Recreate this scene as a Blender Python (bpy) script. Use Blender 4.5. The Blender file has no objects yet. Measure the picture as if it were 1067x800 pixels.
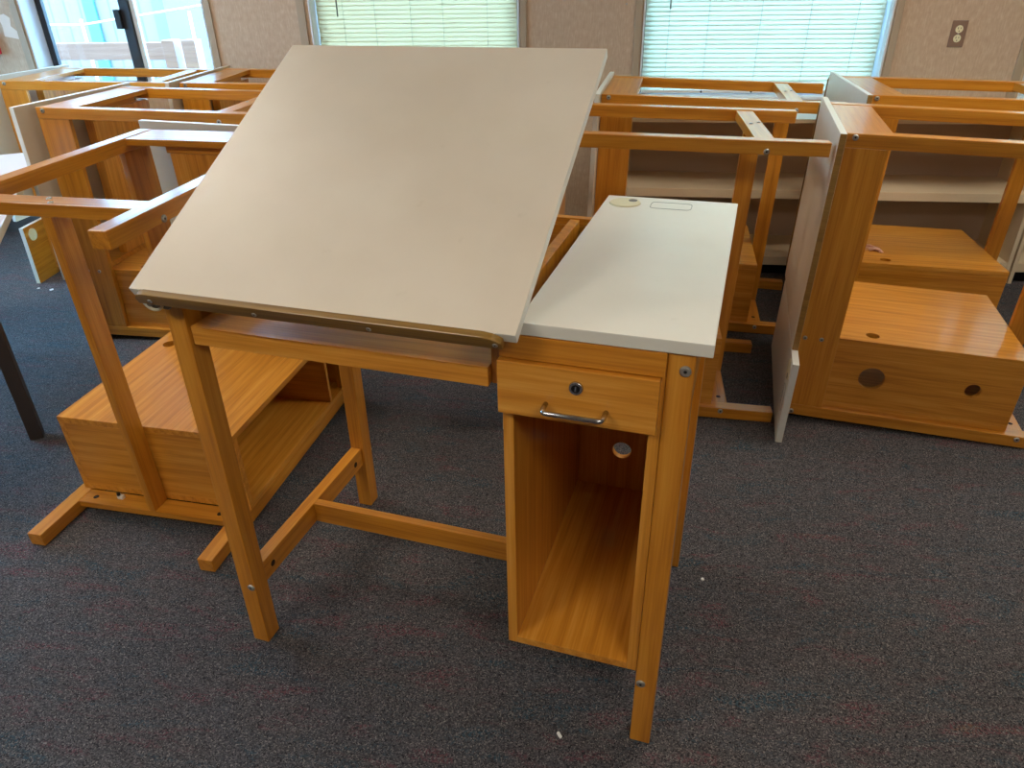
import bpy, bmesh, math, random
from mathutils import Vector, Matrix
random.seed(7)
S = bpy.context.scene
COL = S.collection
sin, cos, pi = math.sin, math.cos, math.pi

# ------------------------------------------------------------------ camera
PITCH, ROLL, FPX, CAMZ = -0.51708, 0.01846, 756.86, 1.3845
fwd = Vector((0, cos(PITCH), sin(PITCH))); rgt = Vector((1, 0, 0)); dwn = fwd.cross(rgt)
r2 = cos(ROLL) * rgt + sin(ROLL) * dwn
d2 = -sin(ROLL) * rgt + cos(ROLL) * dwn
cam_data = bpy.data.cameras.new('camera')
cam = bpy.data.objects.new('camera', cam_data); COL.objects.link(cam)
m = Matrix.Identity(4)
for i in range(3):
    m[i][0], m[i][1], m[i][2] = r2[i], -d2[i], -fwd[i]
m[2][3] = CAMZ
cam.matrix_world = m
cam_data.sensor_width = 36.0
cam_data.lens = 36.0 * FPX / 1067.0
cam_data.clip_start = 0.02
S.camera = cam

# ------------------------------------------------------------------ view, world, lights
S.view_settings.view_transform = 'Standard'
S.view_settings.look = 'None'
S.view_settings.gamma = 1.0
S.view_settings.use_curve_mapping = False
S.view_settings.exposure = 0.1
SKY_STRENGTH = 24.0
LAMP_STRENGTH = 15.0
world = bpy.data.worlds.new('daylight'); S.world = world
world.use_nodes = True
bg = world.node_tree.nodes['Background']
bg.inputs['Color'].default_value = (0.34, 0.65, 1.0, 1)
bg.inputs['Strength'].default_value = SKY_STRENGTH

# room frame: s along the window wall, t away from it into the room
WA = -0.14
WD = Vector((cos(WA), sin(WA), 0)); WN = Vector((-sin(WA), cos(WA), 0)); WP = Vector((0.5, 4.0, 0))
def room(s, t, z=0.0):
    return WP + WD * s - WN * t + Vector((0, 0, z))
ROOM = Matrix.Translation(WP) @ Matrix.Rotation(WA, 4, 'Z')      # local x = s, local y = -t
SL, SR, TB, CH = -4.6, 4.4, 8.2, 2.55                             # room extents
WIN = [(-3.153, -2.10, 0.835), (-1.526, -0.435, 0.800), (0.178, 1.340, 0.800), (1.99, 3.15, 0.800)]
WTOP = 2.02

# ------------------------------------------------------------------ materials
def srgb(r, g, b):
    f = lambda c: ((c / 255 + 0.055) / 1.055) ** 2.4 if c > 10 else c / 255 / 12.92
    return (f(r), f(g), f(b), 1)
def mat(name, col, rough=0.5, metal=0.0, spec=0.5):
    M = bpy.data.materials.new(name); M.use_nodes = True
    b = M.node_tree.nodes['Principled BSDF']
    b.inputs['Base Color'].default_value = col
    b.inputs['Roughness'].default_value = rough
    b.inputs['Metallic'].default_value = metal
    b.inputs['Specular IOR Level'].default_value = spec
    return M
def nd(M, t, **kw):
    n = M.node_tree.nodes.new(t)
    for k, v in kw.items(): setattr(n, k, v)
    return n
def ramp(M, stops):
    r = nd(M, 'ShaderNodeValToRGB'); e = r.color_ramp.elements
    while len(e) < len(stops): e.new(0.5)
    for x, (p, c) in zip(e, stops): x.position = p; x.color = c
    return r
def wood(name, axis, dark, mid, light, rough=0.33, freq=1.0):
    """oak veneer / solid oak, grain running along the given local axis"""
    M = mat(name, mid, rough); L = M.node_tree.links.new
    b = M.node_tree.nodes['Principled BSDF']
    b.inputs['Coat Weight'].default_value = 0.5; b.inputs['Coat Roughness'].default_value = 0.16
    tc = nd(M, 'ShaderNodeTexCoord'); oi = nd(M, 'ShaderNodeObjectInfo')
    rnd = nd(M, 'ShaderNodeVectorMath', operation='SCALE'); rnd.inputs[0].default_value = (3.1, 5.7, 4.3)
    L(oi.outputs['Random'], rnd.inputs['Scale'])
    ad = nd(M, 'ShaderNodeVectorMath', operation='ADD'); L(tc.outputs['Object'], ad.inputs[0]); L(rnd.outputs[0], ad.inputs[1])
    mp = nd(M, 'ShaderNodeMapping'); L(ad.outputs[0], mp.inputs['Vector'])
    sc = [26.0 * freq] * 3; sc[axis] = 1.6
    mp.inputs['Scale'].default_value = sc
    n1 = nd(M, 'ShaderNodeTexNoise'); n1.inputs['Scale'].default_value = 1.0; n1.inputs['Detail'].default_value = 3; n1.inputs['Distortion'].default_value = 0.9
    L(mp.outputs[0], n1.inputs['Vector'])
    mp2 = nd(M, 'ShaderNodeMapping'); L(ad.outputs[0], mp2.inputs['Vector'])
    sc2 = [230.0] * 3; sc2[axis] = 7.0
    mp2.inputs['Scale'].default_value = sc2
    n2 = nd(M, 'ShaderNodeTexNoise'); n2.inputs['Scale'].default_value = 1.0; n2.inputs['Detail'].default_value = 2
    L(mp2.outputs[0], n2.inputs['Vector'])
    mp3 = nd(M, 'ShaderNodeMapping'); L(ad.outputs[0], mp3.inputs['Vector'])
    sc3 = [9.0] * 3; sc3[axis] = 1.1
    mp3.inputs['Scale'].default_value = sc3
    wv = nd(M, 'ShaderNodeTexWave', wave_type='RINGS', rings_direction='XYZ'[axis]); wv.inputs['Scale'].default_value = 1.5
    wv.inputs['Distortion'].default_value = 4.5; wv.inputs['Detail'].default_value = 2; wv.inputs['Detail Scale'].default_value = 0.7
    L(mp3.outputs[0], wv.inputs['Vector'])
    m1 = nd(M, 'ShaderNodeMix', data_type='FLOAT'); m1.inputs[0].default_value = 0.16
    L(n1.outputs['Fac'], m1.inputs[2]); L(wv.outputs['Fac'], m1.inputs[3])
    m2 = nd(M, 'ShaderNodeMix', data_type='FLOAT'); m2.inputs[0].default_value = 0.40
    L(m1.outputs[0], m2.inputs[2]); L(n2.outputs['Fac'], m2.inputs[3])
    rp = ramp(M, [(0.30, dark), (0.5, mid), (0.72, light)])
    L(m2.outputs[0], rp.inputs['Fac'])
    L(rp.outputs['Color'], b.inputs['Base Color'])
    bp = nd(M, 'ShaderNodeBump'); bp.inputs['Strength'].default_value = 0.05; bp.inputs['Distance'].default_value = 0.001
    L(n2.outputs['Fac'], bp.inputs['Height']); L(bp.outputs[0], b.inputs['Normal'])
    return M
OD, OM, OL = srgb(168, 102, 20), srgb(198, 128, 34), srgb(214, 150, 54)
WOOD = [wood('oak_grain_' + 'xyz'[k], k, OD, OM, OL) for k in range(3)]
VENEER = [wood('oak_veneer_' + 'xyz'[k], k, srgb(174, 106, 26), srgb(206, 136, 42), srgb(224, 162, 72), 0.36, 1.2) for k in range(3)]
CORE = wood('bare_edge_wood', 2, srgb(128, 92, 34), srgb(148, 108, 44), srgb(166, 124, 56), 0.6)
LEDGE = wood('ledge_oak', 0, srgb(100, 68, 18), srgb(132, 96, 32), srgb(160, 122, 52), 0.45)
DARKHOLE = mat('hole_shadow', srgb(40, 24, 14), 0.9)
CHROME = mat('chrome', srgb(196, 196, 198), 0.16, 1.0)
STEEL = mat('zinc_screw', srgb(176, 172, 164), 0.38, 0.75)
BLACK = mat('black_plastic', srgb(14, 14, 16), 0.4)
GREYMETAL = mat('grey_bracket', srgb(130, 126, 120), 0.45, 0.6)
IVORY = mat('ivory_plastic', srgb(226, 216, 178), 0.4)
CREAM = mat('cream_edge', srgb(214, 204, 176), 0.5)
EDGEWHITE = mat('white_edge_band', srgb(216, 213, 203), 0.45)

def laminate(name, col, col2, rough):
    M = mat(name, col, rough); L = M.node_tree.links.new; b = M.node_tree.nodes['Principled BSDF']
    tc = nd(M, 'ShaderNodeTexCoord')
    n = nd(M, 'ShaderNodeTexNoise'); n.inputs['Scale'].default_value = 3.0; n.inputs['Detail'].default_value = 5
    L(tc.outputs['Object'], n.inputs['Vector'])
    n2 = nd(M, 'ShaderNodeTexNoise'); n2.inputs['Scale'].default_value = 26.0; n2.inputs['Detail'].default_value = 3
    L(tc.outputs['Object'], n2.inputs['Vector'])
    rp = ramp(M, [(0.35, col2), (0.62, col)]); L(n.outputs['Fac'], rp.inputs['Fac'])
    smudge = ramp(M, [(0.70, (1, 1, 1, 1)), (0.80, (0.86, 0.84, 0.80, 1))]); L(n2.outputs['Fac'], smudge.inputs['Fac'])
    mx = nd(M, 'ShaderNodeMix', data_type='RGBA', blend_type='MULTIPLY'); mx.inputs[0].default_value = 0.5
    L(rp.outputs['Color'], mx.inputs[6]); L(smudge.outputs['Color'], mx.inputs[7])
    L(mx.outputs[2], b.inputs['Base Color'])
    return M
BOARDTOP = laminate('board_laminate', srgb(223, 210, 191), srgb(215, 201, 181), 0.42)
SIDETOP = laminate('side_laminate', srgb(236, 231, 218), srgb(230, 224, 210), 0.30)
UNDER = mat('board_underside', srgb(206, 190, 166), 0.55)

def carpet():
    M = mat('carpet', srgb(60, 60, 66), 0.95, spec=0.15); L = M.node_tree.links.new; b = M.node_tree.nodes['Principled BSDF']
    tc = nd(M, 'ShaderNodeTexCoord')
    def noise(s, d=2, dist=0.0, vec=None):
        n = nd(M, 'ShaderNodeTexNoise'); n.inputs['Scale'].default_value = s; n.inputs['Detail'].default_value = d; n.inputs['Distortion'].default_value = dist
        L(vec or tc.outputs['Object'], n.inputs['Vector']); return n
    v = nd(M, 'ShaderNodeTexVoronoi'); v.inputs['Scale'].default_value = 460.0; L(tc.outputs['Object'], v.inputs['Vector'])
    sep = nd(M, 'ShaderNodeSeparateColor'); L(v.outputs['Color'], sep.inputs[0])
    tuft = ramp(M, [(0.0, srgb(24, 23, 26)), (0.35, srgb(55, 53, 57)), (0.65, srgb(86, 83, 85)), (1.0, srgb(138, 132, 127))])
    L(sep.outputs[0], tuft.inputs['Fac'])
    mp = nd(M, 'ShaderNodeMapping'); mp.inputs['Scale'].default_value = (6.0, 22.0, 10.0); mp.inputs['Rotation'].default_value = (0, 0, 0.5)
    L(tc.outputs['Object'], mp.inputs['Vector'])
    n1 = noise(1.0, 3, 1.2, mp.outputs[0])
    hue = ramp(M, [(0.30, srgb(46, 74, 86)), (0.43, srgb(76, 76, 80)), (0.56, srgb(82, 77, 79)), (0.68, srgb(106, 66, 74)), (0.8, srgb(110, 90, 72))])
    L(n1.outputs['Fac'], hue.inputs['Fac'])
    n3 = noise(150.0, 2); speck = ramp(M, [(0.42, (0, 0, 0, 1)), (0.66, (1, 1, 1, 1))]); L(n3.outputs['Fac'], speck.inputs['Fac'])
    mx = nd(M, 'ShaderNodeMix', data_type='RGBA', blend_type='MIX'); L(speck.outputs['Color'], mx.inputs[0])
    L(tuft.outputs['Color'], mx.inputs[6]); L(hue.outputs['Color'], mx.inputs[7])
    L(mx.outputs[2], b.inputs['Base Color'])
    bp = nd(M, 'ShaderNodeBump'); bp.inputs['Strength'].default_value = 0.6; bp.inputs['Distance'].default_value = 0.004
    L(v.outputs['Distance'], bp.inputs['Height']); L(bp.outputs[0], b.inputs['Normal'])
    return M
CARPET = carpet()

def fabric_wall():
    M = mat('wall_fabric', srgb(180, 152, 128), 0.85, spec=0.2); L = M.node_tree.links.new; b = M.node_tree.nodes['Principled BSDF']
    tc = nd(M, 'ShaderNodeTexCoord')
    mp = nd(M, 'ShaderNodeMapping'); mp.inputs['Scale'].default_value = (150, 150, 24); L(tc.outputs['Object'], mp.inputs['Vector'])
    n = nd(M, 'ShaderNodeTexNoise'); n.inputs['Scale'].default_value = 1.0; n.inputs['Detail'].default_value = 3; L(mp.outputs[0], n.inputs['Vector'])
    n2 = nd(M, 'ShaderNodeTexNoise'); n2.inputs['Scale'].default_value = 40.0; n2.inputs['Detail'].default_value = 4; L(tc.outputs['Object'], n2.inputs['Vector'])
    m = nd(M, 'ShaderNodeMix', data_type='FLOAT'); m.inputs[0].default_value = 0.4
    L(n.outputs['Fac'], m.inputs[2]); L(n2.outputs['Fac'], m.inputs[3])
    rp = ramp(M, [(0.3, srgb(178, 152, 128)), (0.55, srgb(192, 166, 141)), (0.75, srgb(206, 184, 160))]); L(m.outputs[0], rp.inputs['Fac'])
    L(rp.outputs['Color'], b.inputs['Base Color'])
    return M
WALLM = fabric_wall()
TRIMM = mat('tan_batten', srgb(166, 146, 122), 0.6)
CEILM = mat('ceiling_tile', srgb(226, 222, 214), 0.9)
BASEM = mat('rubber_base', srgb(50, 44, 40), 0.6)
ALU = mat('white_aluminium', srgb(214, 220, 226), 0.4)
BRONZE = mat('bronze_sash', srgb(34, 36, 42), 0.4)
def glass():
    M = bpy.data.materials.new('window_glass'); M.use_nodes = True; nt = M.node_tree; nt.nodes.clear()
    o = nd(M, 'ShaderNodeOutputMaterial'); t = nd(M, 'ShaderNodeBsdfTransparent'); g = nd(M, 'ShaderNodeBsdfGlossy'); x = nd(M, 'ShaderNodeMixShader')
    t.inputs['Color'].default_value = (0.93, 0.97, 0.98, 1); g.inputs['Roughness'].default_value = 0.02
    f = nd(M, 'ShaderNodeFresnel'); f.inputs['IOR'].default_value = 1.45
    L = nt.links.new; L(f.outputs[0], x.inputs[0]); L(t.outputs[0], x.inputs[1]); L(g.outputs[0], x.inputs[2]); L(x.outputs[0], o.inputs['Surface'])
    return M
GLASS = glass()
def slat_mat(name, col, tr):
    M = bpy.data.materials.new(name); M.use_nodes = True; nt = M.node_tree; nt.nodes.clear()
    o = nd(M, 'ShaderNodeOutputMaterial'); d = nd(M, 'ShaderNodeBsdfDiffuse'); t = nd(M, 'ShaderNodeBsdfTranslucent'); x = nd(M, 'ShaderNodeMixShader')
    d.inputs['Color'].default_value = col; t.inputs['Color'].default_value = tr; x.inputs[0].default_value = 0.5
    L = nt.links.new; L(d.outputs[0], x.inputs[1]); L(t.outputs[0], x.inputs[2]); L(x.outputs[0], o.inputs['Surface'])
    return M
SLAT = slat_mat('blind_slat', srgb(218, 206, 170), (0.47, 0.36, 0.20, 1))
SLATB = slat_mat('blind_slat_brighter_light', srgb(206, 208, 186), (0.55, 0.53, 0.38, 1))  # same white slats; stronger daylight is put into the translucent colour
def emit(name, col, st):
    M = bpy.data.materials.new(name); M.use_nodes = True; b = M.node_tree.nodes['Principled BSDF']
    b.inputs['Base Color'].default_value = (0.8, 0.8, 0.8, 1); b.inputs['Emission Color'].default_value = col; b.inputs['Emission Strength'].default_value = st
    return M
LAMPM = emit('lamp_diffuser', (1.0, 0.92, 0.79, 1), LAMP_STRENGTH)

# ------------------------------------------------------------------ mesh helpers
class MB:
    def __init__(s): s.bm = bmesh.new()
    def box(s, x0, x1, y0, y1, z0, z1, mi=0, faces=None):
        v = [s.bm.verts.new(p) for p in ((x0,y0,z0),(x1,y0,z0),(x1,y1,z0),(x0,y1,z0),(x0,y0,z1),(x1,y0,z1),(x1,y1,z1),(x0,y1,z1))]
        q = {'bottom':(0,3,2,1),'top':(4,5,6,7),'front':(0,1,5,4),'right':(1,2,6,5),'back':(2,3,7,6),'left':(3,0,4,7)}
        for k, ix in q.items():
            f = s.bm.faces.new([v[i] for i in ix]); f.material_index = (faces or {}).get(k, mi)
        return s
    def cyl(s, a, b, r, n=16, mi=0, r2=None, smooth=True):
        a, b = Vector(a), Vector(b); d = (b - a).normalized()
        u = d.orthogonal().normalized(); w = d.cross(u); r2 = r if r2 is None else r2
        A = [s.bm.verts.new(a + r * (cos(2*pi*i/n) * u + sin(2*pi*i/n) * w)) for i in range(n)]
        B = [s.bm.verts.new(b + r2 * (cos(2*pi*i/n) * u + sin(2*pi*i/n) * w)) for i in range(n)]
        for i in range(n):
            f = s.bm.faces.new((A[i], A[(i+1)%n], B[(i+1)%n], B[i])); f.smooth = smooth; f.material_index = mi
        s.bm.faces.new(A[::-1]).material_index = mi; s.bm.faces.new(B).material_index = mi
        return s
    def tube(s, pts, r, n=8, mi=0):
        pts = [Vector(p) for p in pts]; rings = []
        for i, p in enumerate(pts):
            d = (pts[min(i+1, len(pts)-1)] - pts[max(i-1, 0)]).normalized()
            if i == 0: u = d.orthogonal().normalized()
            else: u = (u - d * u.dot(d)).normalized()
            w = d.cross(u)
            rings.append([s.bm.verts.new(p + r * (cos(2*pi*k/n) * u + sin(2*pi*k/n) * w)) for k in range(n)])
        for A, B in zip(rings, rings[1:]):
            for k in range(n):
                f = s.bm.faces.new((A[k], A[(k+1)%n], B[(k+1)%n], B[k])); f.smooth = True; f.material_index = mi
        s.bm.faces.new(rings[0][::-1]).material_index = mi; s.bm.faces.new(rings[-1]).material_index = mi
        return s
    def plate(s, axis, t0, t1, outline, holes=(), mi=0, hole_mi=None, n=24):
        """flat plate of any outline with round holes, thickness along axis; outline in the two other axes (order x,y,z)"""
        o = [k for k in range(3) if k != axis]
        def P(u, v, t):
            c = [0, 0, 0]; c[axis] = t; c[o[0]] = u; c[o[1]] = v; return c
        loops = [list(outline)] + [[(u + r*cos(2*pi*i/n), v + r*sin(2*pi*i/n)) for i in range(n)] for u, v, r in holes]
        edges = []
        for lp in loops:
            vs = [s.bm.verts.new(P(u, v, t0)) for u, v in lp]
            edges += [s.bm.edges.new((vs[i], vs[(i+1) % len(vs)])) for i in range(len(vs))]
        res = bmesh.ops.triangle_fill(s.bm, use_beauty=True, use_dissolve=False, edges=edges)
        fs = [g for g in res['geom'] if isinstance(g, bmesh.types.BMFace)]
        ex = bmesh.ops.extrude_face_region(s.bm, geom=fs)
        off = [0, 0, 0]; off[axis] = t1 - t0
        bmesh.ops.translate(s.bm, vec=off, verts=[g for g in ex['geom'] if isinstance(g, bmesh.types.BMVert)])
        for f in s.bm.faces:
            if f.material_index == 0 and mi: f.material_index = mi
        return s
    def mesh(s, name, mats):
        bmesh.ops.recalc_face_normals(s.bm, faces=s.bm.faces)
        me = bpy.data.meshes.new(name); s.bm.to_mesh(me); s.bm.free()
        for m_ in mats: me.materials.append(m_)
        return me
def rect(u0, u1, v0, v1): return [(u0, v0), (u1, v0), (u1, v1), (u0, v1)]
def link(name, me, parent=None, bevel=0.0, M=None):
    o = bpy.data.objects.new(name, me); COL.objects.link(o)
    if parent is not None: o.parent = parent
    if M is not None: o.matrix_world = M
    if bevel:
        b = o.modifiers.new('bevel', 'BEVEL'); b.width = bevel; b.segments = 2; b.limit_method = 'ANGLE'; b.angle_limit = 0.7
    return o
def tag(o, label, cat, group=None):
    o['label'] = label; o['category'] = cat
    if group: o['group'] = group
    return o
def empty(name, M=None):
    o = bpy.data.objects.new(name, None); COL.objects.link(o); o.empty_display_size = 0.1
    if M is not None: o.matrix_world = M
    return o
def struct(name, me, M=None, bevel=0.0):
    o = link(name, me, None, bevel, M); o['kind'] = 'structure'; return o

# ------------------------------------------------------------------ the room
struct('floor', MB().box(SL-0.2, SR+0.2, -TB-0.2, 0.14, -0.05, 0).mesh('floor', [CARPET]), ROOM)
struct('ceiling', MB().box(SL-0.2, SR+0.2, -TB-0.2, 0.14, CH, CH+0.1).mesh('ceiling', [CEILM]), ROOM)
wb = MB(); TH = 0.16
cuts = [SL-0.2] + [c for w in WIN for c in w[:2]] + [SR+0.2]
for i in range(0, len(cuts), 2):
    wb.box(cuts[i], cuts[i+1], 0, TH, 0, CH)
for a, b, z in WIN:
    wb.box(a, b, 0, TH, 0, z); wb.box(a, b, 0, TH, WTOP, CH)
struct('wall_back', wb.mesh('wall_back', [WALLM]), ROOM)
LD0, LD1, LDH = -2.2, -0.5, 2.1
struct('wall_left', MB().box(SL-0.12, SL, -TB, LD0, 0, CH).box(SL-0.12, SL, LD1, 0, 0, CH).box(SL-0.12, SL, LD0, LD1, LDH, CH).mesh('wall_left', [WALLM]), ROOM)
ed = empty('added_door_1', ROOM @ Matrix.Translation((SL, LD0, 0))); ed['kind'] = 'structure'  # unseen glazed door, added to bring bluish daylight in from the left
db_ = MB(); dw = LD1 - LD0
for y0 in (0.0, dw/2-0.045, dw/2+0.005, dw-0.04): db_.box(-0.09, -0.03, y0, y0+0.04, 0, LDH)
db_.box(-0.09, -0.03, 0.04, dw-0.04, 0, 0.10); db_.box(-0.09, -0.03, 0.04, dw-0.04, LDH-0.06, LDH)
link('door_frame', db_.mesh('door_frame', [ALU]), ed, 0.003)
link('pane', MB().box(-0.062, -0.058, 0.04, dw-0.04, 0.10, LDH-0.06).mesh('door_pane', [GLASS]), ed)
link('push_bar', MB().tube([(-0.01, dw/2-0.05, 1.0), (-0.01, 0.06, 1.0)], 0.014, 10).mesh('push_bar', [STEEL]), ed)
struct('wall_right', MB().box(SR, SR+0.12, -TB, 0, 0, CH).mesh('wall_right', [WALLM]), ROOM)
struct('wall_front', MB().box(SL-0.12, SR+0.12, -TB-0.12, -TB, 0, CH).mesh('wall_front', [WALLM]), ROOM)
struct('baseboard_back', MB().box(SL, SR, -0.012, 0, 0, 0.1).mesh('baseboard_back', [BASEM]), ROOM, 0.002)
# vertical battens over the panel seams and along the windows
tn = 0
def batten(s0, s1, z0=0.1, z1=CH):
    global tn
    tn += 1
    struct('trim_%d' % tn, MB().box(s0, s1, -0.010, 0, z0, z1).mesh('batten', [TRIMM]), ROOM, 0.002)
for s0, s1 in ((-3.205, -3.165), (-2.095, -2.06), (-1.588, -1.545), (-0.43, -0.398), (0.138, 0.172), (1.345, 1.378), (1.938, 1.975)):
    batten(s0, s1)
# windows: frame in the opening, sashes, glass
def window(n, a, b, z0, sliding):
    e = empty('window_%d' % n, ROOM @ Matrix.Translation((a, 0, z0))); e['kind'] = 'structure'
    w, h = b - a, WTOP - z0; T = 0.009
    fr = MB(); fr.box(0, T, -0.006, TH, 0, h); fr.box(w-T, w, -0.006, TH, 0, h)
    fr.box(T, w-T, -0.006, TH, h-T, h); fr.box(T, w-T, -0.012, TH, 0, T+0.006)
    link('window_frame', fr.mesh('window_frame', [ALU]), e, 0.002)
    sh = MB(); x0, x1 = T, w - T; zz0, zz1 = T+0.006, h - T
    xm = 0.533 if sliding else (x0 + x1) / 2
    if sliding:
        sh.box(x0, x0+0.036, 0.112, 0.140, zz0, zz1); sh.box(xm-0.027, xm+0.027, 0.108, 0.140, zz0, zz1)
        sh.box(x0+0.036, xm-0.027, 0.112, 0.140, zz0, zz0+0.022); sh.box(x0+0.036, xm-0.027, 0.112, 0.140, zz1-0.03, zz1)
        sh.box(xm+0.027, x1, 0.125, 0.150, zz0, zz0+0.016)
        s = link('sash', sh.mesh('sash', [BRONZE]), e, 0.002); s['label'] = 'dark bronze sliding sash'
        lt = link('latch', MB().box(xm-0.058, xm-0.022, 0.090, 0.115, 0.305, 0.400).mesh('latch', [BLACK]), e, 0.003); lt['label'] = 'black window latch'
        s2 = link('sash', MB().box(xm+0.028, xm+0.052, 0.125, 0.150, zz0+0.017, zz1).mesh('sash_light', [ALU]), e, 0.002); s2['label'] = 'pale inner edge of the fixed pane'
    else:
        sh.box(x0, x0+0.03, 0.125, 0.15, zz0, zz1); sh.box(x1-0.03, x1, 0.125, 0.15, zz0, zz1); sh.box(x0+0.03, x1-0.03, 0.125, 0.15, zz0, zz0+0.03); sh.box(x0+0.03, x1-0.03, 0.125, 0.15, zz1-0.03, zz1)
        link('sash', sh.mesh('sash', [BRONZE]), e, 0.002)
    link('pane', MB().box(x0+0.004, x1-0.004, 0.1335, 0.1375, zz0+0.004, zz1-0.004).mesh('pane', [GLASS]), e)
    return e
for i, (a, b, z0) in enumerate(WIN):
    window(i + 1, a, b, z0, i == 0)

def blind(a, b, z0, label, wand_s, wand_z, cords, tilt, sw=0.025, sm=SLAT):
    """aluminium mini blind hanging in the window opening, nearly closed"""
    e = empty('window_blind', ROOM @ Matrix.Translation((a, 0, z0)))
    tag(e, label, 'blind', 'mini blinds in the windows')
    w, h = b - a, WTOP - z0
    x0, x1 = 0.014, w - 0.020
    sl = MB(); pitch = 0.0212; z = 0.048; ct, sn = cos(tilt), sin(tilt)
    while z < h - 0.045:
        n = 4; pts = []
        for k in range(n + 1):
            u = (k / n - 0.5) * sw; c = 0.0022 * (1 - (2 * k / n - 1) ** 2)
            pts.append((0.074 + u * ct - c * sn, z + u * sn + c * ct))
        A = [sl.bm.verts.new((x0, y, q)) for y, q in pts]; B = [sl.bm.verts.new((x1, y, q)) for y, q in pts]
        for k in range(n):
            f = sl.bm.faces.new((A[k], B[k], B[k+1], A[k+1])); f.smooth = True
        z += pitch
    me = bpy.data.meshes.new('slats'); sl.bm.to_mesh(me); sl.bm.free(); me.materials.append(sm)
    link('slats', me, e)
    br = link('bottom_rail', MB().box(x0, x1, 0.062, 0.086, 0.020, 0.034).mesh('bottom_rail', [EDGEWHITE]), e, 0.002)
    for c in cords[1:-1]:
        link('cord_plug', MB().cyl((c, 0.0625, 0.027), (c, 0.059, 0.027), 0.005, 12).mesh('cord_plug', [BLACK]), br)
    link('head_rail', MB().box(x0, x1, 0.056, 0.092, h-0.036, h-0.010).mesh('head_rail', [EDGEWHITE]), e, 0.002)
    cd = MB()
    for c in cords:
        cd.cyl((c, 0.0595, 0.032), (c, 0.0595, h-0.03), 0.0008, 6); cd.cyl((c, 0.0885, 0.032), (c, 0.0885, h-0.03), 0.0008, 6)
    link('ladder_cords', cd.mesh('ladder_cords', [GREYMETAL]), e)
    wd_ = link('wand', MB().cyl((wand_s - a, 0.044, wand_z - z0), (wand_s - a + 0.004, 0.052, h - 0.04), 0.0038, 8).mesh('wand', [GREYMETAL]), e); wd_['label'] = 'grey tilt wand'
    return e
blind(*WIN[1], 'white mini blind in the middle window behind the raised drawing board', -1.391, 1.191, (0.16, 0.33, 0.52, 0.69, 0.92), 1.42, 0.0264)
blind(*WIN[2], 'white mini blind in the window above the white bookcase', 0.308, 1.208, (0.13, 0.32, 0.57, 0.80, 1.02), 1.36, 0.030, SLATB)
blind(*WIN[3], 'white mini blind in the window cut off by the right edge of the photo', 2.12, 1.208, (0.13, 0.32, 0.57, 0.80, 0.98), 1.36, 0.030, SLATB)

# ceiling lamps (above the frame)
def ceiling_light(s, t, label):
    e = empty('ceiling_light', ROOM @ Matrix.Translation((s, -t, CH)))
    tag(e, label, 'ceiling light', 'fluorescent ceiling lights')
    link('lamp_frame', MB().box(-0.63, 0.63, -0.33, -0.30, -0.05, 0).box(-0.63, 0.63, 0.30, 0.33, -0.05, 0).box(-0.63, -0.60, -0.30, 0.30, -0.05, 0).box(0.60, 0.63, -0.30, 0.30, -0.05, 0).mesh('lamp_frame', [ALU]), e, 0.003)
    link('diffuser', MB().box(-0.60, 0.60, -0.30, 0.30, -0.045, -0.035).mesh('diffuser', [LAMPM]), e)
ceiling_light(-2.3, 1.7, 'fluorescent ceiling light above the tipped tables at the left')
ceiling_light(1.6, 1.7, 'fluorescent ceiling light above the tipped tables at the right')
ceiling_light(-1.7, 4.6, 'fluorescent ceiling light behind the camera on the left')
ceiling_light(1.0, 4.9, 'fluorescent ceiling light behind the camera on the right')

# ------------------------------------------------------------------ the drafting table
W, D, H = 0.9441, 0.5747, 0.92
LX, LY = 0.0404, 0.0446
TT, XA, XB, YA, YB = 0.0212, 0.6725, 0.9673, -0.0057, 0.7359
B0, B1, BY, BZ, BL, BT = -0.0079, 0.6877, -0.0564, 0.922, 0.6937, 0.0187
CB, CL, SZ, SH = 0.2076, 0.6455, 0.2066, 0.0568
DT, DB = 0.8568, 0.7611
AP = 0.765                                                        # lower edge of the aprons
CACHE = {}
def cached(key, fn):
    if key not in CACHE: CACHE[key] = fn()
    return CACHE[key]
def bolt_mesh(axis, sgn):
    def f():
        d = [0, 0, 0]; d[axis] = sgn; d = Vector(d)
        b = MB(); b.cyl(-0.002 * d, 0.0022 * d, 0.0088, 18); b.cyl(0.0022 * d, 0.0034 * d, 0.0086, 18, r2=0.006)
        b.cyl(0.0034 * d, 0.0036 * d, 0.0028, 6, 1)
        return b.mesh('bolt', [STEEL, BLACK])
    return cached(('bolt', axis, sgn), f)
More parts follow.
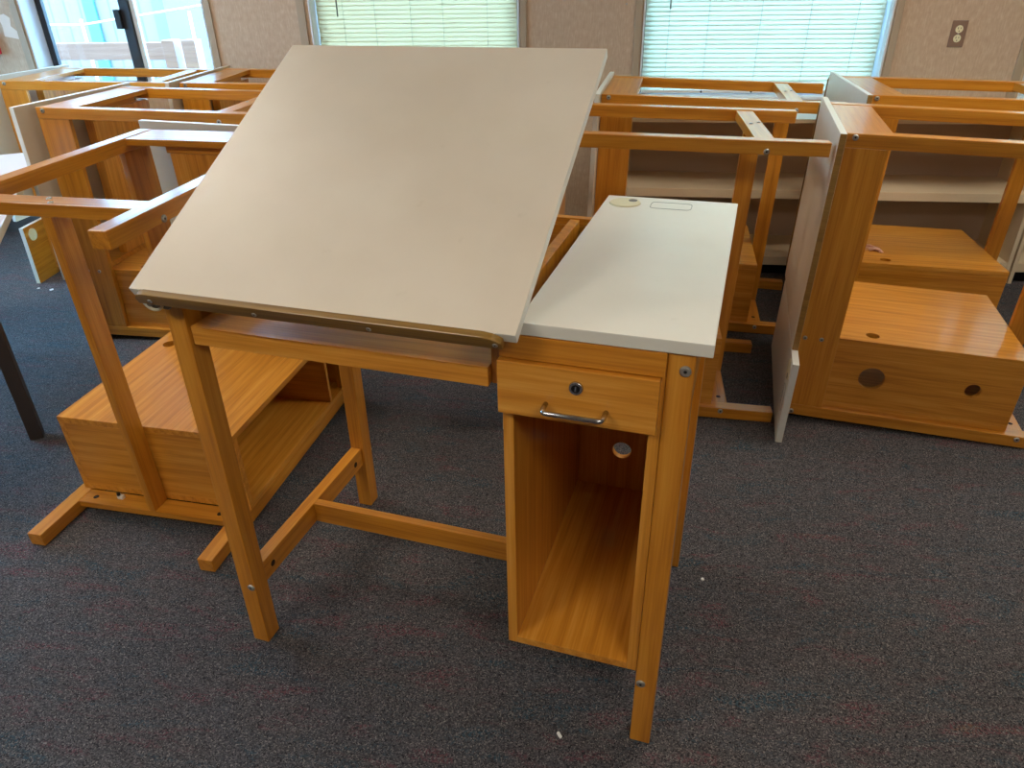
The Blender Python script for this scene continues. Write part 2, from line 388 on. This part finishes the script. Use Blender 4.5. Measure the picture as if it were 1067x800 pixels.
def desk(label, M, group=None, phi=0.0, tilted=False, drawer=True, bare_edge=False, side_top=YB, name='drafting_table'):
    root = empty(name, M); tag(root, label, 'drafting table', group)
    wx, wy, wz = WOOD
    vx, vy, vz = VENEER
    def part(nm, me, bevel=0.0012, par=root, label=None):
        o = link(nm, me, par, bevel)
        if label: o['label'] = label
        return o
    legtop = H - TT - 0.001
    for k, (x, y) in enumerate(((0, 0), (0, D-LY), (W-LX, 0), (W-LX, D-LY))):
        lg = part('leg', cached(('leg', k), lambda: MB().box(x, x+LX, y, y+LY, 0, legtop).mesh('leg', [wz])), 0.002)
        yy, sg = (0, -1) if y == 0 else (D, 1)
        for bx, bz in ((x + (0.011 if x == 0 else 0.027), 0.870), (x + (0.031 if x == 0 else 0.011), 0.176)):
            b = part('bolt', bolt_mesh(1, sg), 0, lg); b.location = (bx, yy, bz)
    # aprons
    ab = part('back_apron', cached('ab', lambda: MB().box(LX+0.0005, W-LX-0.0005, D-0.0215, D-0.0015, AP+0.010, legtop).mesh('back_apron', [wx])))
    for bz in (0.879, 0.828):
        b = part('bolt', bolt_mesh(1, 1), 0, ab); b.location = (CL+0.004, D-0.0015, bz); b.scale = (0.8, 1, 0.8)
    part('side_apron', cached('al', lambda: MB().box(0.002, 0.021, LY+0.0005, D-LY-0.0005, AP, legtop).mesh('side_apron', [wy])))
    part('side_apron', cached('ar', lambda: MB().box(W-0.021, W-0.002, LY+0.0005, D-LY-0.0005, AP, legtop).mesh('side_apron', [wy])))
    # stretchers
    def stretch(x0, x1, sx):
        b = MB().box(x0, x1, LY+0.0005, D-LY-0.0005, SZ-SH, SZ)
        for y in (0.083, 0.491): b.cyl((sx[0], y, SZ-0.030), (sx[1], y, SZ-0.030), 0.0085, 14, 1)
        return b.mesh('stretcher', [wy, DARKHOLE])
    part('stretcher', cached('sl', lambda: stretch(0.003, 0.033, (0.02, 0.0335))))
    part('stretcher', cached('sr', lambda: stretch(W-LX+0.0010, W-0.0195, (W-LX+0.0005, W-0.022))))
    part('cross_bar', cached('sc', lambda: MB().box(0.0335, W-LX+0.0005, 0.2729, 0.2947, SZ-SH, SZ).mesh('cross_bar', [wx])))
    for y in (0.245, 0.272):
        b = part('bolt', bolt_mesh(0, -1), 0); b.location = (0.003, y + 0.025, SZ-0.045 if y < 0.26 else SZ-0.018); b.scale = (1, 0.7, 0.7)
    # pencil tray
    def tray():
        b = MB().box(0.049, 0.622, 0, 0.41, 0.795, 0.832)
        top = max((f for f in b.bm.faces if f.normal.z > -2), key=lambda f: f.calc_center_median().z)
        r = bmesh.ops.inset_region(b.bm, faces=[top], thickness=0.022, use_even_offset=True)
        for v in top.verts:
            v.co.z -= 0.006
            if v.co.x < 0.2: v.co.x += 0.035
        return b.mesh('pencil_tray', [vx])
    part('pencil_tray', cached('tray', tray))
    bt_ = 0.912 if tilted else 0.897
    part('tray_bracket', cached(('tbr', tilted), lambda: MB().box(0.6235, CL-0.001, 0.014, 0.5525, 0.795, bt_).mesh('tray_bracket', [wz])), 0.001)
    if tilted:
        part('back_rail', MB().box(LX+0.0005, XA-0.003, D-0.0215, D-0.0015, legtop+0.0005, 0.914).mesh('back_rail', [wx]))
    part('tray_bracket', cached('tbl', lambda: MB().box(0.0220, 0.0480, 0.10, 0.42, 0.795, 0.87).mesh('tray_bracket', [wy])), 0.001)
    # cabinet
    part('cabinet_side', cached('cl', lambda: MB().plate(0, CL, CL+0.0185, rect(0.0005, 0.5535, CB, 0.862), [(0.500, 0.664, 0.021)]).mesh('cabinet_side', [vz])), 0.001)
    part('cabinet_side', cached('cr', lambda: MB().box(W-LX-0.019, W-LX-0.0005, 0.0005, 0.5535, CB, legtop).mesh('cabinet_side', [vz])), 0.001)
    X0, X1 = CL+0.0187, W-LX-0.0192
    part('cabinet_back', cached('cbk', lambda: MB().plate(1, 0.536, 0.5525, rect(X0, X1, CB, 0.7745), [(0.773, 0.340, 0.0235), (0.778, 0.643, 0.040)]).mesh('cabinet_back', [vz])), 0.0008)
    part('cabinet_bottom', cached('cbt', lambda: MB().box(X0, X1, 0.0005, 0.5355, CB, CB+0.0175).mesh('cabinet_bottom', [vy])), 0.0008)
    part('drawer_shelf', cached('csh', lambda: MB().box(X0, X1, 0.0025, 0.5355, DB+0.004, DB+0.018).mesh('drawer_shelf', [vy])), 0.0008)
    part('front_rail', cached('cfr', lambda: MB().box(CL-0.001, W-LX-0.001, -0.0075, 0.0, DT+0.0015, legtop).box(X0, X1, 0.0, 0.019, DT+0.003, legtop).mesh('front_rail', [wx])), 0.0008)
    if drawer:
        df = part('drawer_front', cached('df', lambda: MB().box(CL-0.002, W-LX-0.006, -0.0185, -0.0005, DB, DT).mesh('drawer_front', [vx])), 0.0015)
        def dbox():
            a, b_, z0, z1 = X0+0.010, X1-0.010, DB+0.021, DT-0.016
            return MB().box(a, a+0.011, 0.0, 0.46, z0, z1).box(b_-0.011, b_, 0.0, 0.46, z0, z1).box(a+0.011, b_-0.011, 0.449, 0.46, z0, z1).box(a+0.011, b_-0.011, 0.0, 0.449, z0, z0+0.006).mesh('drawer_box', [vy])
        part('drawer_box', cached('dbox', dbox), 0, df)
        def lock():
            b = MB().cyl((0.772, -0.0185, 0.827), (0.772, -0.0225, 0.827), 0.0115, 24, 0, 0.0105)
            b.cyl((0.772, -0.0225, 0.827), (0.772, -0.0228, 0.827), 0.0070, 20, 1)
            b.box(0.7708, 0.7732, -0.0234, -0.0228, 0.8225, 0.8315, 0)
            return b.mesh('lock', [CHROME, BLACK])
        part('lock', cached('lock', lock), 0, df, 'chrome key lock')
        def handle():
            hx0, hx1, z = 0.724, 0.820, 0.7905
            y0, y1 = -0.0185, -0.047
            pts = [(hx0, y0, z)]
            for k in range(5):
                a = k / 4 * pi / 2; pts.append((hx0 + 0.008*(1-cos(a)), y1 + 0.010*(1-sin(a)), z))
            for k in range(5):
                a = (1 - k / 4) * pi / 2; pts.append((hx1 - 0.008*(1-cos(a)), y1 + 0.010*(1-sin(a)), z))
            pts.append((hx1, y0, z))
            return MB().tube(pts, 0.0042, 10).mesh('handle', [CHROME])
        part('handle', cached('handle', handle), 0, df, 'chrome bar handle')
    # fixed white top over the cabinet
    if side_top:
        st = part('side_top', cached(('top', side_top), lambda: MB().box(XA, XB, YA, side_top, H-TT, H, 0, {'bottom': 1, 'left': 2, 'right': 2, 'front': 2, 'back': 2}).mesh('side_top', [SIDETOP, wy, EDGEWHITE])), 0.0015)
        if side_top == YB:
            def grommet():
                b = MB(); n = 28
                b.cyl((0.721, 0.678, H), (0.721, 0.678, H+0.003), 0.036, n, 0, 0.033)
                b.cyl((0.737, 0.692, H+0.003), (0.737, 0.692, H+0.0036), 0.010, 14, 1)
                b.cyl((0.721, 0.678, H-TT), (0.721, 0.678, H-TT-0.004), 0.031, n, 0)
                return b.mesh('grommet', [IVORY, GREYMETAL])
            part('grommet', cached('grom', grommet), 0, st, 'ivory plastic cable grommet')
            def seam():
                pts = []
                for cx, cy, a0 in ((0.858, 0.664, -pi/2), (0.858, 0.690, 0), (0.792, 0.690, pi/2), (0.792, 0.664, pi)):
                    for k in range(5):
                        a = a0 + k/4*pi/2; pts.append((cx+0.012*cos(a), cy+0.012*sin(a), H+0.0001))
                pts.append(pts[0]); pts.append(pts[1])
                return MB().tube(pts, 0.0006, 6).mesh('cutout_line', [GREYMETAL])
            part('cutout_line', cached('seam', seam), 0, st)
    # drawing board, hinged along its front edge
    bb1 = B1 if tilted else XA - 0.0025
    edge = 3 if bare_edge else 2
    def board():
        b = MB().box(B0, bb1, 0, BL, -BT, 0, 0, {'bottom': 1, 'left': 2, 'right': 2, 'front': 2, 'back': edge})
        return b.mesh('drawing_board', [BOARDTOP, UNDER, EDGEWHITE, CORE])
    bd = part('drawing_board', cached(('board', tilted, bare_edge), board), 0.0014)
    bd.location = (0, BY, BZ if tilted else 0.9195); bd.rotation_euler = (phi, 0, 0)
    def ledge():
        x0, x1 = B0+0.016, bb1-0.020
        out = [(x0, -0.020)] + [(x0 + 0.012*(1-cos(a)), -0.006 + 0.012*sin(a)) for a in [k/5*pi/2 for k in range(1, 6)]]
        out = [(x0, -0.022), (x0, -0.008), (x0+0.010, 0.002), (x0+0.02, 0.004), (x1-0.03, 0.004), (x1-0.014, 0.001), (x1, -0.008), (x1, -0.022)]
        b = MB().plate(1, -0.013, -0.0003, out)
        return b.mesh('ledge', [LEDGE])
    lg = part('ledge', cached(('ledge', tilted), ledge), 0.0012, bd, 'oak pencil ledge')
    for k in range(4):
        b = part('screw', bolt_mesh(1, -1), 0, lg); b.location = (B0+0.045 + k*(bb1-B0-0.075)/3, -0.0128, -0.012); b.scale = (0.5, 0.4, 0.5)
    # support hardware under the board
    if tilted:
        sp, cp = sin(phi), cos(phi)
        for x in (0.058, 0.600):
            wl = 0.40; ty, tz = BY + wl*cp + (BT+0.004)*sp, BZ + wl*sp - (BT+0.004)*cp
            part('support_arm', MB().tube([(x, 0.43, 0.845), (x, (0.43+ty)/2, (0.845+tz)/2), (x, ty, tz)], 0.005, 8).mesh('support_arm', [GREYMETAL]), 0, root, 'grey metal support arm')
        part('hinge', MB().box(0.003, 0.038, -0.030, -0.001, 0.876, 0.896).cyl((0.006, -0.030, 0.886), (0.006, -0.036, 0.886), 0.006, 12).mesh('hinge', [GREYMETAL]), 0.001, root, 'grey metal hinge')
        def loop():
            pts = [(0.014 + 0.022*cos(a), -0.034, 0.895 - 0.020*sin(a)) for a in [k/12*pi for k in range(13)]]
            return MB().tube(pts, 0.0028, 8).mesh('pull_loop', [CREAM])
        part('pull_loop', loop(), 0, root, 'cream curved pull loop')
        part('mounting_plate', MB().box(0.0215, 0.025, 0.13, 0.20, 0.845, 0.895).mesh('mounting_plate', [GREYMETAL]), 0.0008, root, 'grey metal plate')
    return root

desk('oak drafting table standing upright with its white drawing board tilted up and a locked drawer',
     Matrix.Translation((-0.63008, 1.22132, 0)) @ Matrix.Rotation(-0.31502, 4, 'Z'), None, 0.4951, True)

TL = math.atan2(XB - W, H)
def lying(X, Y, a):
    """table tipped onto its cabinet side, foot end at X,Y, table top facing along angle a"""
    u = Vector((cos(a), sin(a), 0)); yv = Vector((-u.y, u.x, 0)); k = Vector((0, 0, 1))
    ax = u * sin(TL) - k * cos(TL); az = u * cos(TL) + k * sin(TL)
    o = Vector((X, Y, 0)) - u * (W * sin(TL)) + k * (W * cos(TL) + 0.0005)
    m = Matrix.Identity(4)
    for i in range(3): m[i][0], m[i][1], m[i][2], m[i][3] = ax[i], yv[i], az[i], o[i]
    return m
GL = 'oak drafting tables lying on their sides'
desk('tipped oak drafting table left of the upright one, feet towards the camera, drawer missing', lying(-0.8019, 1.4456, 1.3504), GL, 0.11, drawer=False, side_top=0.585)
desk('tipped oak drafting table, its board hanging slightly open, behind the drawerless one', lying(-0.8341, 3.3608, 3.0106), GL, 0.05, side_top=0.585)
desk('tipped oak drafting table farthest left, its white side top corner near the carpet', lying(-1.5401, 4.3024, 3.1146), GL, 0.13)
desk('tipped oak drafting table against the wall between the unblinded and middle windows', lying(-0.585, 4.0843, 3.0908), GL, 0.02, side_top=0.585)
desk('tipped oak drafting table almost wholly hidden behind the raised white drawing board', lying(0.10, 3.2, 3.0), GL, 0.015, side_top=0.585)
desk('nearest tipped oak drafting table at right, white top facing left, two-holed cabinet back facing camera', lying(1.97, 2.447, 2.8479), GL, 0.0, bare_edge=True, drawer=False)
desk('tipped oak drafting table directly behind the white side top of the upright one', lying(0.9912, 2.695, 2.9811), GL, 0.0, bare_edge=True, drawer=False)
desk('tipped oak drafting table right in front of the bookcase, left of the upended white tops', lying(1.340, 3.357, 2.9312), GL, 0.0)
desk('tipped oak drafting table behind the nearest right one, pink yarn on its cabinet', lying(2.300, 3.234, 2.9532), GL, 0.0, bare_edge=True)

# ------------------------------------------------------------------ bookcase under the right windows
SHELFM = mat('bookcase_laminate', srgb(220, 200, 168), 0.5)
SHELFTOP = mat('bookcase_top', srgb(204, 200, 190), 0.3)
BACKM = mat('bookcase_back', srgb(186, 162, 140), 0.7)
def bookcase(s0, s1, label):
    dp = 0.362; w = s1 - s0
    e = empty('bookcase', ROOM @ Matrix.Translation((s0, -0.014, 0))); tag(e, label, 'bookcase', 'low bookcases under the windows')
    hz = 0.769
    link('top_panel', MB().box(0, w, -dp, 0, hz-0.018, hz, 0, {'top': 1}).mesh('top_panel', [SHELFM, SHELFTOP]), e, 0.0015)
    for x in (0, w-0.018):
        link('side_panel', MB().box(x, x+0.018, -dp+0.002, 0, 0, hz-0.018).mesh('side_panel', [SHELFM]), e, 0.001)
    link('back_panel', MB().box(0.018, w-0.018, -0.008, -0.001, 0.06, hz-0.018).mesh('back_panel', [BACKM]), e)
    for z in (0.398, 0.060):
        link('shelf', MB().box(0.0185, w-0.0185, -dp+0.004, -0.0085, z, z+0.046 if z < 0.1 else z+0.042).mesh('shelf', [SHELFM]), e, 0.0015)
    link('plinth', MB().box(0.0185, w-0.0185, -dp+0.05, -dp+0.065, 0, 0.059).mesh('plinth', [BLACK]), e)
bookcase(0.085, 2.02, 'low beige bookcase under the blinds behind the tipped tables')
bookcase(2.03, 3.96, 'low beige bookcase farther right, beyond the edge of the photo')

# ------------------------------------------------------------------ side table at the left edge
LILAC = mat('table_laminate', srgb(206, 196, 196), 0.28)
DKLEG = mat('dark_brown_steel', srgb(52, 44, 42), 0.45)
tA, tB = Vector((-1.47, 2.02)), Vector((-2.03, 3.24))
ang = math.atan2((tB - tA).y, (tB - tA).x); ln = (tB - tA).length
tb = empty('work_table', Matrix.Translation((tA.x, tA.y, 0)) @ Matrix.Rotation(ang, 4, 'Z'))
tag(tb, 'pale laminate table with dark steel legs cut off by the left edge of the photo', 'table')
link('tabletop', MB().box(0, ln, 0, 0.75, 0.712, 0.74, 0, {'front': 1, 'right': 1, 'left': 1, 'back': 1}).mesh('tabletop', [LILAC, CREAM]), tb, 0.002)
ap = MB(); ap.box(0.10, ln-0.1, 0.06, 0.08, 0.63, 0.711); ap.box(0.10, ln-0.1, 0.67, 0.69, 0.63, 0.711); ap.box(0.1, 0.12, 0.08, 0.67, 0.63, 0.711); ap.box(ln-0.12, ln-0.1, 0.08, 0.67, 0.63, 0.711)
link('table_frame', ap.mesh('table_frame', [DKLEG]), tb, 0.002)
for x, y in ((0.155, 0.105), (0.155, 0.60), (ln-0.30, 0.60)):
    link('leg', MB().box(x, x+0.042, y, y+0.042, 0, 0.711).mesh('leg', [DKLEG]), tb, 0.003)

# ------------------------------------------------------------------ small things on the wall and floor
PLATE = mat('brown_plate', srgb(132, 104, 88), 0.4)
def outlet():
    e = empty('electrical_outlet', ROOM @ Matrix.Translation((1.645, 0, 1.093))); tag(e, 'brown electrical outlet with two ivory sockets on the fabric wall', 'outlet')
    link('cover_plate', MB().box(-0.035, 0.035, -0.006, -0.0002, -0.057, 0.057).mesh('cover_plate', [PLATE]), e, 0.003)
    for z in (0.020, -0.020):
        b = MB()
        b.cyl((0, -0.006, z), (0, -0.0085, z), 0.0165, 22)
        for x, h in ((-0.006, 0.0045), (0.006, 0.0035)): b.box(x-0.0012, x+0.0012, -0.0090, -0.0086, z-h+0.004, z+h+0.004, 1)
        b.cyl((0, -0.0086, z-0.008), (0, -0.009, z-0.008), 0.0025, 10, 1)
        link('socket', b.mesh('socket', [IVORY, BLACK]), e)
    link('screw', MB().cyl((0, -0.006, 0), (0, -0.0075, 0), 0.003, 10).mesh('screw', [STEEL]), e)
outlet()
RED = mat('red_plastic', srgb(205, 30, 58), 0.4)
e = empty('alarm_box', ROOM @ Matrix.Translation((-3.40, 0, 1.075))); tag(e, 'red box with white lower band on the wall at the left edge', 'alarm box')
link('housing', MB().box(-0.055, 0.055, -0.035, -0.0002, -0.05, 0.06).mesh('housing', [RED]), e, 0.005)
link('front_band', MB().box(-0.05, 0.03, -0.0372, -0.0352, -0.045, -0.012).mesh('front_band', [EDGEWHITE]), e, 0.0005)
PATCH = mat('torn_paper', srgb(222, 206, 192), 0.9)
pb = MB(); pb.plate(1, -0.0015, -0.0002, [(-3.295, 1.115), (-3.215, 1.10), (-3.212, 1.14), (-3.24, 1.165), (-3.23, 1.205), (-3.26, 1.225), (-3.305, 1.215), (-3.29, 1.17)])
tag(link('paper_patch', pb.mesh('paper_patch', [PATCH]), None, 0, ROOM), 'torn pale paper patch stuck on the fabric wall above the red box', 'paper patch')
tag(link('wall_screw', MB().cyl((0.094, 0, 1.235), (0.094, -0.004, 1.235), 0.005, 12, 0, 0.003).mesh('wall_screw', [STEEL]), None, 0, ROOM), 'small screw head in the fabric wall left of the bookcase window', 'screw')

PAPER = mat('white_scrap', srgb(232, 230, 226), 0.8)
def scrap(x, y, w, l, rz, label):
    b = MB()
    b.plate(2, 0.0, 0.0035, [(-w, -l), (w*0.7, -l*0.9), (w, l*0.6), (w*0.2, l), (-w*0.9, l*0.7)])
    o = link('paper_scrap', b.mesh('paper_scrap', [PAPER]), None, 0.0006, Matrix.Translation((x, y, 0.0005)) @ Matrix.Rotation(rz, 4, 'Z'))
    tag(o, label, 'scrap', 'white scraps on the carpet')
scrap(0.085, 0.952, 0.0035, 0.008, 0.5, 'white paper scrap on the carpet in front of the upright table')
scrap(0.486, 1.386, 0.004, 0.005, 0.2, 'white paper scrap on the carpet right of the upright table')
scrap(-2.351, 3.498, 0.010, 0.008, 0.9, 'largest white scrap on the carpet below the upended white corner at the far left')
scrap(-2.43, 3.52, 0.006, 0.005, 0.1, 'smaller white scrap on the carpet at the far left, beside the larger one')

# pink yarn on the back right cabinet
YARN = mat('pink_yarn', srgb(226, 180, 160), 0.8)
mr4 = lying(2.300, 3.234, 2.9532)
yb = MB(); rr = random.Random(3)
for k in range(14):
    y, z = 0.41 + rr.uniform(-0.012, 0.012), 0.660 + rr.uniform(-0.004, 0.004)
    ty, tz = 0.365 + rr.uniform(-0.05, 0.04), 0.704 + rr.uniform(-0.015, 0.022)
    pts = []
    for i in range(7):
        f = i / 6
        pts.append((CL - 0.003 - 0.012*sin(pi*f)*rr.uniform(0.4, 1), y + (ty-y)*f + rr.uniform(-0.004, 0.004), z + (tz-z)*f + 0.004*sin(6*f+k)))
    yb.tube(pts, 0.0022, 6)
tag(link('yarn_tuft', yb.mesh('yarn_tuft', [YARN]), None, 0, mr4), 'frayed tuft of pink yarn lying on the oak cabinet at the right', 'yarn')
# black and white cam clip lying on the stretcher of the drawerless table
mA = lying(-0.8019, 1.4456, 1.3504)
cb_ = MB().box(-0.006, 0.006, -0.009, 0.009, 0, 0.012).cyl((-0.002, 0.004, 0.012), (-0.002, 0.004, 0.022), 0.005, 12, 1)
oc = link('shelf_clip', cb_.mesh('shelf_clip', [EDGEWHITE, BLACK]), None, 0.0008, mA @ Matrix.Translation((W-LX+0.001, 0.411, 0.185)) @ Matrix.Rotation(-pi/2, 4, 'Y'))
tag(oc, 'tiny black and white shelf clip on the stretcher of the drawerless tipped table', 'clip')

# ------------------------------------------------------------------ outside the unblinded window
SIDING = mat('pale_siding', srgb(96, 106, 112), 0.7)
def siding():
    M = SIDING; L = M.node_tree.links.new; b = M.node_tree.nodes['Principled BSDF']
    tc = nd(M, 'ShaderNodeTexCoord'); sp = nd(M, 'ShaderNodeSeparateXYZ'); L(tc.outputs['Object'], sp.inputs[0])
    mu = nd(M, 'ShaderNodeMath', operation='MULTIPLY'); mu.inputs[1].default_value = 6.5; L(sp.outputs['X'], mu.inputs[0])
    fr = nd(M, 'ShaderNodeMath', operation='FRACT'); L(mu.outputs[0], fr.inputs[0])
    rp = ramp(M, [(0.0, srgb(92, 94, 92)), (0.10, srgb(124, 118, 111)), (0.9, srgb(124, 118, 111)), (1.0, srgb(92, 94, 92))]); L(fr.outputs[0], rp.inputs['Fac'])
    L(rp.outputs['Color'], b.inputs['Base Color'])
siding()
PLANK = wood('weathered_plank', 0, srgb(128, 92, 78), srgb(142, 106, 92), srgb(154, 120, 104), 0.8)
GROUND = mat('asphalt', srgb(90, 90, 88), 0.9)
struct('ground_outside', MB().box(-14, 12, -9, 9, -0.35, -0.3).mesh('ground_outside', [GROUND]), ROOM)
bl = empty('neighbouring_building', ROOM @ Matrix.Translation((0, 3.2, -0.3))); tag(bl, 'pale blue portable building with grooved siding seen through the unblinded window', 'building')
link('facade', MB().box(-12, -4.32, 0, 0.3, 0, 3.0).mesh('facade', [SIDING]), bl)
link('end_wall', MB().box(-4.32, -4.20, -0.02, 3.2, 0, 3.0).mesh('end_wall', [mat('light_wall', srgb(104, 108, 112), 0.7)]), bl)
cs = link('corner_board', MB().box(-5.02, -4.90, -0.03, -0.002, 0, 3.0).mesh('corner_board', [mat('cyan_board', srgb(70, 124, 122), 0.6)]), bl); cs['label'] = 'bright cyan corner board'
dr = empty('deck_railing', ROOM @ Matrix.Translation((0, 1.2, -0.3))); tag(dr, 'weathered pink wooden railing plank with posts outside the unblinded window', 'railing')
link('plank', MB().box(-4.3, -2.98, 0, 0.04, 1.175, 1.288).mesh('plank', [PLANK]), dr, 0.003)
for x0, x1, l in ((-3.045, -2.955, 1), (-2.90, -2.80, 0)):
    link('post', MB().box(x0, x1, -0.11, -0.012, 0, 1.31).mesh('post', [PLANK]), dr, 0.004)
link('post', MB().box(-4.2, -4.11, 0.05, 0.14, 0, 1.31).mesh('post', [PLANK]), dr, 0.004)
hr = empty('handrail', ROOM @ Matrix.Translation((0, 2.0, -0.3))); tag(hr, 'thin white metal handrail in front of the pale building outside', 'handrail')
link('rail', MB().tube([(-5.0, 0, 1.36), (-4.30, 0, 1.36), (-4.22, 0, 1.362), (-3.5, 0, 1.45), (-3.0, 0, 1.51)], 0.009, 10).mesh('rail', [ALU]), hr)
for x, z in ((-4.9, 1.35), (-4.24, 1.40), (-3.3, 1.45)):
    link('post', MB().cyl((x, 0, 0), (x, 0, z), 0.012, 12).mesh('post', [ALU]), hr)
